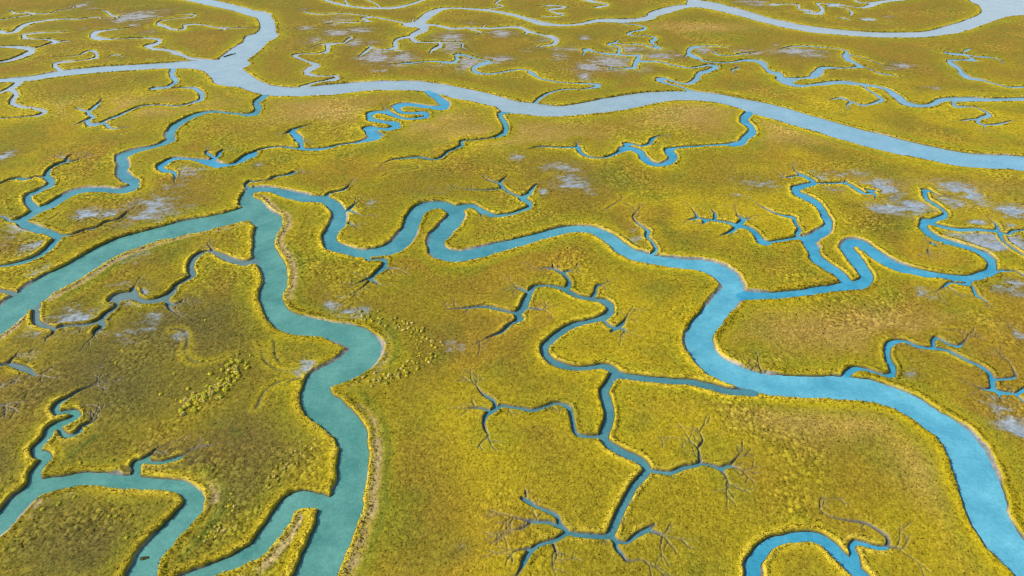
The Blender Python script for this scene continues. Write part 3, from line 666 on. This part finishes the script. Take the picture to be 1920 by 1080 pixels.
def water_material(name, c0, c1, e0=None, e1=None, x0=0, x1=1):
    # e0/e1: reflected sky blue put into the base colour further along +X
    m, p = principled(name, 0.12, 0.5)
    p.inputs["IOR"].default_value = 1.333
    nt = m.node_tree
    tc = nt.nodes.new("ShaderNodeTexCoord")
    big = nt.nodes.new("ShaderNodeTexNoise"); big.inputs["Scale"].default_value = 0.09; big.inputs["Detail"].default_value = 9; big.inputs["Roughness"].default_value = 0.72
    cr = nt.nodes.new("ShaderNodeMix"); cr.data_type = 'RGBA'
    cr.inputs[6].default_value = (*c0, 1); cr.inputs[7].default_value = (*c1, 1)
    rip = nt.nodes.new("ShaderNodeTexNoise"); rip.inputs["Scale"].default_value = 2.2; rip.inputs["Detail"].default_value = 6
    bmp = nt.nodes.new("ShaderNodeBump"); bmp.inputs["Strength"].default_value = 0.6; bmp.inputs["Distance"].default_value = 0.08
    nt.links.new(tc.outputs["Object"], big.inputs["Vector"]); nt.links.new(tc.outputs["Object"], rip.inputs["Vector"])
    bst = nt.nodes.new("ShaderNodeMapRange"); bst.inputs[1].default_value = 0.34; bst.inputs[2].default_value = 0.66
    nt.links.new(big.outputs["Fac"], bst.inputs[0]); nt.links.new(bst.outputs[0], cr.inputs[0])
    out = cr.outputs[2]
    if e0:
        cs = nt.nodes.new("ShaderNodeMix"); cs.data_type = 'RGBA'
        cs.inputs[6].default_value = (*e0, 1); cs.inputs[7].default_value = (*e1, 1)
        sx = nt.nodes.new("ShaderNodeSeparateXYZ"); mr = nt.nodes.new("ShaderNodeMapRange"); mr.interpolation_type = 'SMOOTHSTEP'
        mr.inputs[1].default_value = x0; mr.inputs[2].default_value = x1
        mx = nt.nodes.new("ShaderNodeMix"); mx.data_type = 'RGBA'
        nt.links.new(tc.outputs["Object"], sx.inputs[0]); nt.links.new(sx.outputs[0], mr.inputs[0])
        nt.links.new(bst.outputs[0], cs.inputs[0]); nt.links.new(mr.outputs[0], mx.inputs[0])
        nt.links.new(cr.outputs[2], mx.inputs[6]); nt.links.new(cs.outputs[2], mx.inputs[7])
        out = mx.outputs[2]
    fine = nt.nodes.new("ShaderNodeTexNoise"); fine.inputs["Scale"].default_value = 1.4; fine.inputs["Detail"].default_value = 5; fine.inputs["Roughness"].default_value = 0.7
    fm = nt.nodes.new("ShaderNodeMapRange"); fm.inputs[1].default_value = 0.3; fm.inputs[2].default_value = 0.7; fm.inputs[3].default_value = 0.86; fm.inputs[4].default_value = 1.14
    vs = nt.nodes.new("ShaderNodeVectorMath"); vs.operation = 'SCALE'
    nt.links.new(tc.outputs["Object"], fine.inputs["Vector"]); nt.links.new(fine.outputs["Fac"], fm.inputs[0])
    nt.links.new(out, vs.inputs[0]); nt.links.new(fm.outputs[0], vs.inputs["Scale"])
    nt.links.new(vs.outputs[0], p.inputs["Base Color"])
    nt.links.new(rip.outputs["Fac"], bmp.inputs["Height"]); nt.links.new(bmp.outputs[0], p.inputs["Normal"])
    return m

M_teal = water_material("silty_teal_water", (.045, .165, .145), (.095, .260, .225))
M_blue = water_material("sky_blue_water", (.020, .190, .300), (.060, .290, .420))  # blue of the reflected sky put into the base colour
M_mid = water_material("teal_to_sky_blue_water", (.030, .155, .190), (.070, .245, .275), (.055, .245, .345), (.115, .370, .470), -40, 90)  # turns from teal to the sky's painted-in blue
M_pale = water_material("sky_pale_silty_water", (.230, .285, .300), (.290, .345, .360))  # pale reflection of the far sky put into the silty base colour
M_river = water_material("sky_pale_river_water", (.200, .285, .320), (.260, .345, .375), (.110, .280, .370), (.170, .340, .430), 20, 230)  # sky reflection put into the river's base colour, bluer to the right
M_shaded = water_material("shaded_creek_water", (.035, .135, .165), (.070, .205, .235))  # darker copy of the creek water, shade put into its base colour
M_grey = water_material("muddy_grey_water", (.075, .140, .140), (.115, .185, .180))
M_soft = water_material("sky_light_blue_water", (.110, .240, .310), (.170, .310, .380))  # fainter sky reflection put into the base colour

# ---------------------------------------------------------------- mesh helpers
def tag(o, label, cat, kind=None, group=None):
    o['label'] = label; o['category'] = cat
    if kind: o['kind'] = kind
    if group: o['group'] = group
    return o

def raw_mesh(name, verts, faces, mat, cols=None, smooth=True, norms=None):
    me = bpy.data.meshes.new(name)
    n, k = faces.shape
    me.vertices.add(len(verts)); me.loops.add(n * k); me.polygons.add(n)
    me.vertices.foreach_set("co", np.ascontiguousarray(verts, np.float32).ravel())
    me.loops.foreach_set("vertex_index", np.ascontiguousarray(faces, np.int32).ravel())
    me.polygons.foreach_set("loop_start", np.arange(0, n * k, k, dtype=np.int32))
    me.polygons.foreach_set("use_smooth", np.full(n, smooth))
    if cols is not None:
        a = me.attributes.new("plant", 'FLOAT_COLOR', 'POINT')
        a.data.foreach_set("color", np.c_[cols, np.ones(len(cols))].astype(np.float32).ravel())
    me.materials.append(mat)
    if norms is not None:
        me.update()
        me.normals_split_custom_set_from_vertices(np.ascontiguousarray(norms, np.float32))
    me.update(calc_edges=True)
    return me

def add(name, me, parent=None):
    o = bpy.data.objects.new(name, me)
    sc.collection.objects.link(o)
    if parent: o.parent = parent
    return o

IDX = np.arange(NR * NC, dtype=np.int64).reshape(NR, NC)
QUADS = np.stack([IDX[:-1, :-1], IDX[:-1, 1:], IDX[1:, 1:], IDX[1:, :-1]], -1)
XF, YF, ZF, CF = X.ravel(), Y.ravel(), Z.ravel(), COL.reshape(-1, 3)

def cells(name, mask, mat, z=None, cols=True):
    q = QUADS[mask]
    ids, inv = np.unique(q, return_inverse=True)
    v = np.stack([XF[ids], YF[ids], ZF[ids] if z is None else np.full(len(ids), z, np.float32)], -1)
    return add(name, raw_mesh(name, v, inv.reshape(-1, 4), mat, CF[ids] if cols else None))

def cellmean(a): return 0.25 * (a[:-1, :-1] + a[:-1, 1:] + a[1:, 1:] + a[1:, :-1])
cSD, cPAN = cellmean(SD), cellmean(PAN)
zmin = np.minimum(np.minimum(Z[:-1, :-1], Z[:-1, 1:]), np.minimum(Z[1:, 1:], Z[1:, :-1]))
m_bed = cellmean(SD - 0.8 * shelf) < 0.30
m_mud = (cPAN > 0.6) & ~m_bed
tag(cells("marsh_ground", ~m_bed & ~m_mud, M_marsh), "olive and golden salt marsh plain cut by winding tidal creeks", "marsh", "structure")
tag(cells("mud_flat", m_mud, M_mud), "bare grey-blue mud pans lying in patches between the marsh grass", "mud", "structure")
tag(cells("creek_bed", m_bed, M_bed), "dark wet mud banks and beds lining every creek", "mud", "structure")

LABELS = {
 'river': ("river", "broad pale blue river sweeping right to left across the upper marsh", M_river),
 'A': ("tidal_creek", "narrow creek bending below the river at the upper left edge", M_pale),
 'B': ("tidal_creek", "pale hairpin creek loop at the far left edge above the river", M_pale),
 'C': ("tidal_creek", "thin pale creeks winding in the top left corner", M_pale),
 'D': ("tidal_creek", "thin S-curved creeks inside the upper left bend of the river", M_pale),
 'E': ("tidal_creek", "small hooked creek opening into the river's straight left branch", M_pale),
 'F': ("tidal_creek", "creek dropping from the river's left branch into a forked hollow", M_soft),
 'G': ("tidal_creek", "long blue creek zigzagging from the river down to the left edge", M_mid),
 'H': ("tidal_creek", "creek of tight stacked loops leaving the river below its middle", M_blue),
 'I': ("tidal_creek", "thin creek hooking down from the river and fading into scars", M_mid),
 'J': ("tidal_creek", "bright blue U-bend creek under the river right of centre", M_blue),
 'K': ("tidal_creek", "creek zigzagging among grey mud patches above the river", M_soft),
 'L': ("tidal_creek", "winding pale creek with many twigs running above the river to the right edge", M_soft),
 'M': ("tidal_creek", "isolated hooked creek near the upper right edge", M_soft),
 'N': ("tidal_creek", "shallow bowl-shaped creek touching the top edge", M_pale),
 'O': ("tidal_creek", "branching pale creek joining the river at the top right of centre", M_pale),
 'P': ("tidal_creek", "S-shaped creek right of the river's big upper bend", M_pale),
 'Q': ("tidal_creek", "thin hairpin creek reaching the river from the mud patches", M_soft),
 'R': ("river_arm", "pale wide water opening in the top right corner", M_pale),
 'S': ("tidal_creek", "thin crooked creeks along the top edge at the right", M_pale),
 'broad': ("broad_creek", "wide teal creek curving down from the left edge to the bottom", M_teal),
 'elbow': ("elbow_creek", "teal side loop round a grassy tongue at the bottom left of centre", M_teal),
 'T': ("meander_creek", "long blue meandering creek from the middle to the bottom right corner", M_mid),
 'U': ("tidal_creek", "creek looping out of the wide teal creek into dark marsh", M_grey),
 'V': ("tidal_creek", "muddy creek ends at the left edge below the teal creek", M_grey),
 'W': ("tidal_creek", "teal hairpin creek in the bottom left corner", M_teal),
 'X': ("tidal_creek", "tree-shaped creek branching through the lower middle marsh", M_shaded),
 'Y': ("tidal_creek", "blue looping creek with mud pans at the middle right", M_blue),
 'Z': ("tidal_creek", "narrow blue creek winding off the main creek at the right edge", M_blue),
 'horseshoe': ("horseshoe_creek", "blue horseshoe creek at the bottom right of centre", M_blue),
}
cOW = OW[:-1, :-1]
wet = (zmin < WL + 0.02) & (cSD < 1.0)
for i, k in enumerate(owners):
    m = wet & (cOW == i)
    if m.sum() < 4: continue
    nm, lab, mat = LABELS[k]
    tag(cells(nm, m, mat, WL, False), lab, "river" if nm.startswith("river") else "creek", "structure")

# ---------------------------------------------------------------- grass standing on the marsh
def clump_template(r, n, h, spread, width):
    v = []
    for i in range(n):
        a = r.uniform(0, 2 * math.pi); rr = spread * math.sqrt(r.uniform(0, 1)) * 0.6
        bx, by = rr * math.cos(a), rr * math.sin(a)
        b = a + r.uniform(-0.9, 0.9); lean = r.uniform(0.25, 0.8) * spread
        hh = h * r.uniform(0.6, 1.0)
        tx, ty = bx + lean * math.cos(b), by + lean * math.sin(b)
        p = r.uniform(0, math.pi)
        wx, wy = width * math.cos(p) / 2, width * math.sin(p) / 2
        v += [(bx - wx, by - wy, -0.05), (bx + wx, by + wy, -0.05), (tx, ty, hh)]
    return np.array(v, np.float32)

def scatter(name, weight, number, h, spread, width, blades, tint, lab, seed):
    r = np.random.default_rng(seed)
    p = weight.ravel().astype(np.float64); p /= p.sum()
    idx = r.choice(len(p), number, p=p)
    jx = (r.random(number) - 0.5) * DX.ravel()[idx]; jy = (r.random(number) - 0.5) * DY.ravel()[idx]
    px, py, pz = XF[idx] + jx, YF[idx] + jy, ZF[idx]
    tem = np.stack([clump_template(r, blades, h, spread, width) for _ in range(12)])
    kind = r.integers(0, 12, number)
    ang = r.random(number) * 6.283; s = (0.65 + 0.7 * r.random(number)) * np.clip(DX.ravel()[idx] / 0.22, 1, 2.2)
    c, sn = np.cos(ang) * s, np.sin(ang) * s
    T = tem[kind]
    v = np.empty_like(T)
    v[..., 0] = T[..., 0] * c[:, None] - T[..., 1] * sn[:, None] + px[:, None]
    v[..., 1] = T[..., 0] * sn[:, None] + T[..., 1] * c[:, None] + py[:, None]
    v[..., 2] = T[..., 2] * ((0.7 + 0.5 * r.random(number)) * np.clip(CW.ravel()[idx] / 2.0, 0.45, 1))[:, None] + pz[:, None]
    c0 = CF[idx] * tint * (0.75 + 0.6 * r.random(number))[:, None]
    cols = np.repeat(np.clip(c0, 0, 0.8), blades * 3, 0)
    f = np.arange(number * blades * 3).reshape(-1, 3)
    N = T * np.array([1.6, 1.6, 0]) + np.array([0, 0, 0.7]); Nr = N.copy()
    Nr[..., 0] = N[..., 0] * c[:, None] - N[..., 1] * sn[:, None]; Nr[..., 1] = N[..., 0] * sn[:, None] + N[..., 1] * c[:, None]
    Nr /= np.linalg.norm(Nr, axis=-1, keepdims=True)
    return tag(add(name, raw_mesh(name, v.reshape(-1, 3), f, M_grass, cols, True, Nr.reshape(-1, 3))), lab, "grass", "stuff")

area = DX * DY
inview = (np.abs(X) < 0.95 * (CAM_H * SP + Y * CP)) & (Y > 60) & (Y < 640)
lod = 1 / np.clip(DX / 0.22, 1, 3) ** 2
w_bank = inview * area * lod * sstep(0.4, 0.8, SD - 0.9 * shelf) * np.exp(-(np.maximum(SD - 0.5, 0) / (0.8 * lev_w)) ** 2) * sstep(0.3, 1.2, CW) * (SD < 10)
w_mead = inview * area * lod * sstep(0.6, 1.5, SD) * (1 - PAN) * (0.25 + lush + 0.8 * bushy) * sstep(330, 180, Y)
scatter("bank_grass", w_bank, 45000, 0.15, 0.38, 0.16, 9, np.array([1.1, 1.1, 1.0]), "tall yellow cordgrass fringing the creek banks", 21)
scatter("marsh_grass", w_mead, 90000, 0.17, 0.24, 0.12, 7, np.array([1.08, 1.08, 1.0]), "short olive and gold marsh grass covering the plain", 22)

# ---------------------------------------------------------------- tussocks that stand out one by one
def tussock_mesh(name, seed, colour):
    r = np.random.default_rng(seed)
    v = []; cols = []
    for i in range(90):
        a = r.uniform(0, 6.283); el = math.asin(r.uniform(0.0, 1.0))
        rad = 0.42 * r.uniform(0.75, 1.1)
        d = np.array([math.cos(a) * math.cos(el), math.sin(a) * math.cos(el), math.sin(el) * 0.95])
        t = np.cross(d, r.normal(size=3)); t /= np.linalg.norm(t)
        b = np.cross(d, t)
        c = d * rad + np.array([0, 0, 0.05])
        n_ = 0.11 * r.uniform(0.8, 1.3)
        v += [c - t * n_ - b * n_ * 0.4, c + t * n_ - b * n_ * 0.4, c + d * 0.10 + b * n_ * 1.5]
        cols += [np.array(colour) * r.uniform(0.75, 1.2)] * 3
    # the dense heart of the tussock
    nv = len(v); rings = []
    for k in range(4):
        for j in range(9):
            e = k / 3.4; a = j / 9 * 6.283
            q = 0.36 * (1 + 0.18 * r.normal())
            v.append(np.array([math.cos(a) * math.cos(e) * q, math.sin(a) * math.cos(e) * q, -0.1 + math.sin(e) * 0.45 * (1 + 0.1 * r.normal())]))
            cols.append(np.array(colour) * 0.8)
    v.append(np.array([0, 0, 0.38])); cols.append(np.array(colour) * 0.8)
    f = [(i, i + 1, i + 2) for i in range(0, nv, 3)]
    for k in range(3):
        for j in range(9):
            a, b = nv + k * 9 + j, nv + k * 9 + (j + 1) % 9
            f += [(a, b, b + 9), (a, b + 9, a + 9)]
    for j in range(9): f.append((nv + 27 + j, nv + 27 + (j + 1) % 9, nv + 36))
    V = np.array(v); N = V + np.array([0, 0, 0.12]); N /= np.linalg.norm(N, axis=1, keepdims=True)
    return raw_mesh(name, V, np.array(f), M_grass, np.array(cols), True, N)

kinds = [tussock_mesh("tussock_leaves", 60 + i, c) for i, c in enumerate(((.50, .42, .02), (.42, .40, .02), (.52, .42, .09), (.38, .32, .03)))]
def height_at(x, y):
    r_ = np.clip(np.searchsorted(ROW, y), 1, NR - 1); c_ = np.clip(np.searchsorted(U, x / HW[r_]), 1, NC - 1)
    return g[r_, c_], SD[r_, c_]

def tussocks(points, lab, grp, sizes, kind_ids):
    for (fx, fy) in points:
        p = ground(fx, fy, 0.2)
        z, sd = height_at(p[0], p[1])
        if sd < 0.35: continue
        o = add("tussock", kinds[kind_ids[rng.integers(len(kind_ids))]])
        s = rng.uniform(*sizes)
        o.location = (p[0], p[1], z + 0.02); o.rotation_euler = (0, 0, rng.uniform(0, 6.28)); o.scale = (s * rng.uniform(.85, 1.15), s * rng.uniform(.85, 1.15), s * rng.uniform(.8, 1.1))
        tag(o, lab, "tussock", None, grp)

def along(col, row, pts, n, spread):
    P = np.array([(col * 480 + x / 4, row * 270 + y / 4) for x, y in pts]); out = []
    L = np.r_[0, np.cumsum(np.linalg.norm(np.diff(P, axis=0), axis=1))]
    for t in rng.uniform(0, L[-1], n):
        out.append((np.interp(t, L, P[:, 0]) + rng.normal() * spread / 4, np.interp(t, L, P[:, 1]) + rng.normal() * spread / 5))
    return out

tussocks(along(0, 2, [(1360, 900), (1500, 830), (1640, 740), (1720, 650), (1800, 540)], 105, 42),
         "round yellow tussock in the slanting band left of the teal creek's elbow", "tussocks in the slanting band", (.95, 1.6), [0, 1, 2])
tussocks(along(1, 2, [(720, 205), (1000, 240), (1240, 320), (1370, 420), (1320, 540), (1180, 610), (900, 680), (740, 700)], 85, 32),
         "pale gold tussock in the arc right of the teal creek's bend", "tussocks in the arc right of the bend", (.8, 1.35), [2, 3, 0])
tussocks(along(1, 2, [(1110, 320), (1230, 400), (1240, 500), (1130, 600)], 22, 16),
         "small tussock in the inner arc beside the teal creek's bend", "tussocks in the inner arc", (.6, .95), [0, 3])
tussocks(along(1, 3, [(480, 40), (330, 190), (180, 330), (60, 420)], 28, 45),
         "straw tussock on the dark marsh above the elbow creek's mouth", "tussocks above the elbow creek", (.6, 1.0), [2, 3])
tussocks(along(0, 3, [(1700, 520), (1790, 640), (1690, 720), (1540, 780)], 24, 40),
         "yellow tussock between the hairpin creek and the elbow creek", "tussocks between hairpin and elbow creek", (.65, 1.05), [0, 2])
lone = [(0, 3, x, y) for x, y in ((840, 210), (1560, 75), (320, 580), (440, 540), (555, 485), (820, 630), (870, 630), (905, 660), (980, 625), (950, 790), (600, 232), (1205, 690), (1735, 460))]
lone += [(0, 2, x, y) for x, y in ((1400, 760), (1450, 800), (1320, 835), (1305, 640), (1205, 795), (920, 470), (870, 560), (1130, 1055), (1510, 545), (1560, 545), (1640, 545), (1770, 130), (1540, 240))]
tussocks([(c * 480 + x / 4, r_ * 270 + y / 4) for c, r_, x, y in lone],
         "lone yellow tussock standing apart on the dark lower left marsh", "lone tussocks on the dark marsh", (.7, 1.1), [0, 1])

# ---------------------------------------------------------------- things lying in the water
def wood_material():
    m, p = principled("wet_grey_wood", 0.7, 0.3)
    nt = m.node_tree; tc = nt.nodes.new("ShaderNodeTexCoord")
    w = nt.nodes.new("ShaderNodeTexNoise"); w.inputs["Scale"].default_value = 6
    r = nt.nodes.new("ShaderNodeValToRGB")
    r.color_ramp.elements[0].color = (.030, .026, .022, 1); r.color_ramp.elements[1].color = (.105, .092, .075, 1)
    nt.links.new(tc.outputs["Object"], w.inputs["Vector"]); nt.links.new(w.outputs["Fac"], r.inputs[0]); nt.links.new(r.outputs[0], p.inputs["Base Color"])
    return m

def limb(points, radii, sides=9):
    P = np.array(points, float); v = []; f = []
    for i, p in enumerate(P):
        d = P[min(i + 1, len(P) - 1)] - P[max(i - 1, 0)]; d /= np.linalg.norm(d)
        a = np.cross(d, (0, 0, 1.0)); a /= np.linalg.norm(a) + 1e-9; b = np.cross(d, a)
        for j in range(sides):
            t = j / sides * 6.283
            v.append(p + (a * math.cos(t) + b * math.sin(t)) * radii[i] * (1 + 0.12 * math.sin(5 * t + 3 * i)))
    for i in range(len(P) - 1):
        for j in range(sides):
            k = (j + 1) % sides
            f.append((i * sides + j, i * sides + k, (i + 1) * sides + k, (i + 1) * sides + j))
    return np.array(v), np.array(f)

M_wood = wood_material()
p = ground(431, 103.5)
root = bpy.data.objects.new("driftwood", None); sc.collection.objects.link(root)
root.location = (p[0], p[1], WL); root.rotation_euler = (0, 0, R(62))
tag(root, "dark driftwood trunk floating in the river near the forking bend", "driftwood")
for nm, pts_, rad_ in (("trunk", [(-4.2, 0, 0), (-2, .2, .08), (0, .1, .1), (2.2, -.15, .08), (4.4, -.3, .02)], [.50, .46, .42, .34, .16]),
                       ("branch", [(1.0, 0, .2), (1.7, .7, .6), (2.5, 1.2, .8)], [.18, .13, .05]),
                       ("branch", [(2.6, -.2, .2), (3.2, -.9, .4), (3.9, -1.3, .5)], [.14, .10, .04]),
                       ("root_stub", [(-4.0, 0, .1), (-4.6, .5, .5), (-5.0, .8, .9)], [.28, .18, .06])):
    v, f = limb(pts_, rad_)
    add(nm, raw_mesh(nm, v, f, M_wood), root)
p = ground(270, 1047)
me_ = tussock_mesh("slumped_turf", 91, (.055, .065, .020))
o = add("slumped_turf", me_); o.location = (p[0], p[1], WL - 0.05); o.scale = (2.0, 0.9, 0.55); o.rotation_euler = (0, 0, R(10))
tag(o, "dark slumped clod of turf sitting in the teal hairpin creek", "turf clod")
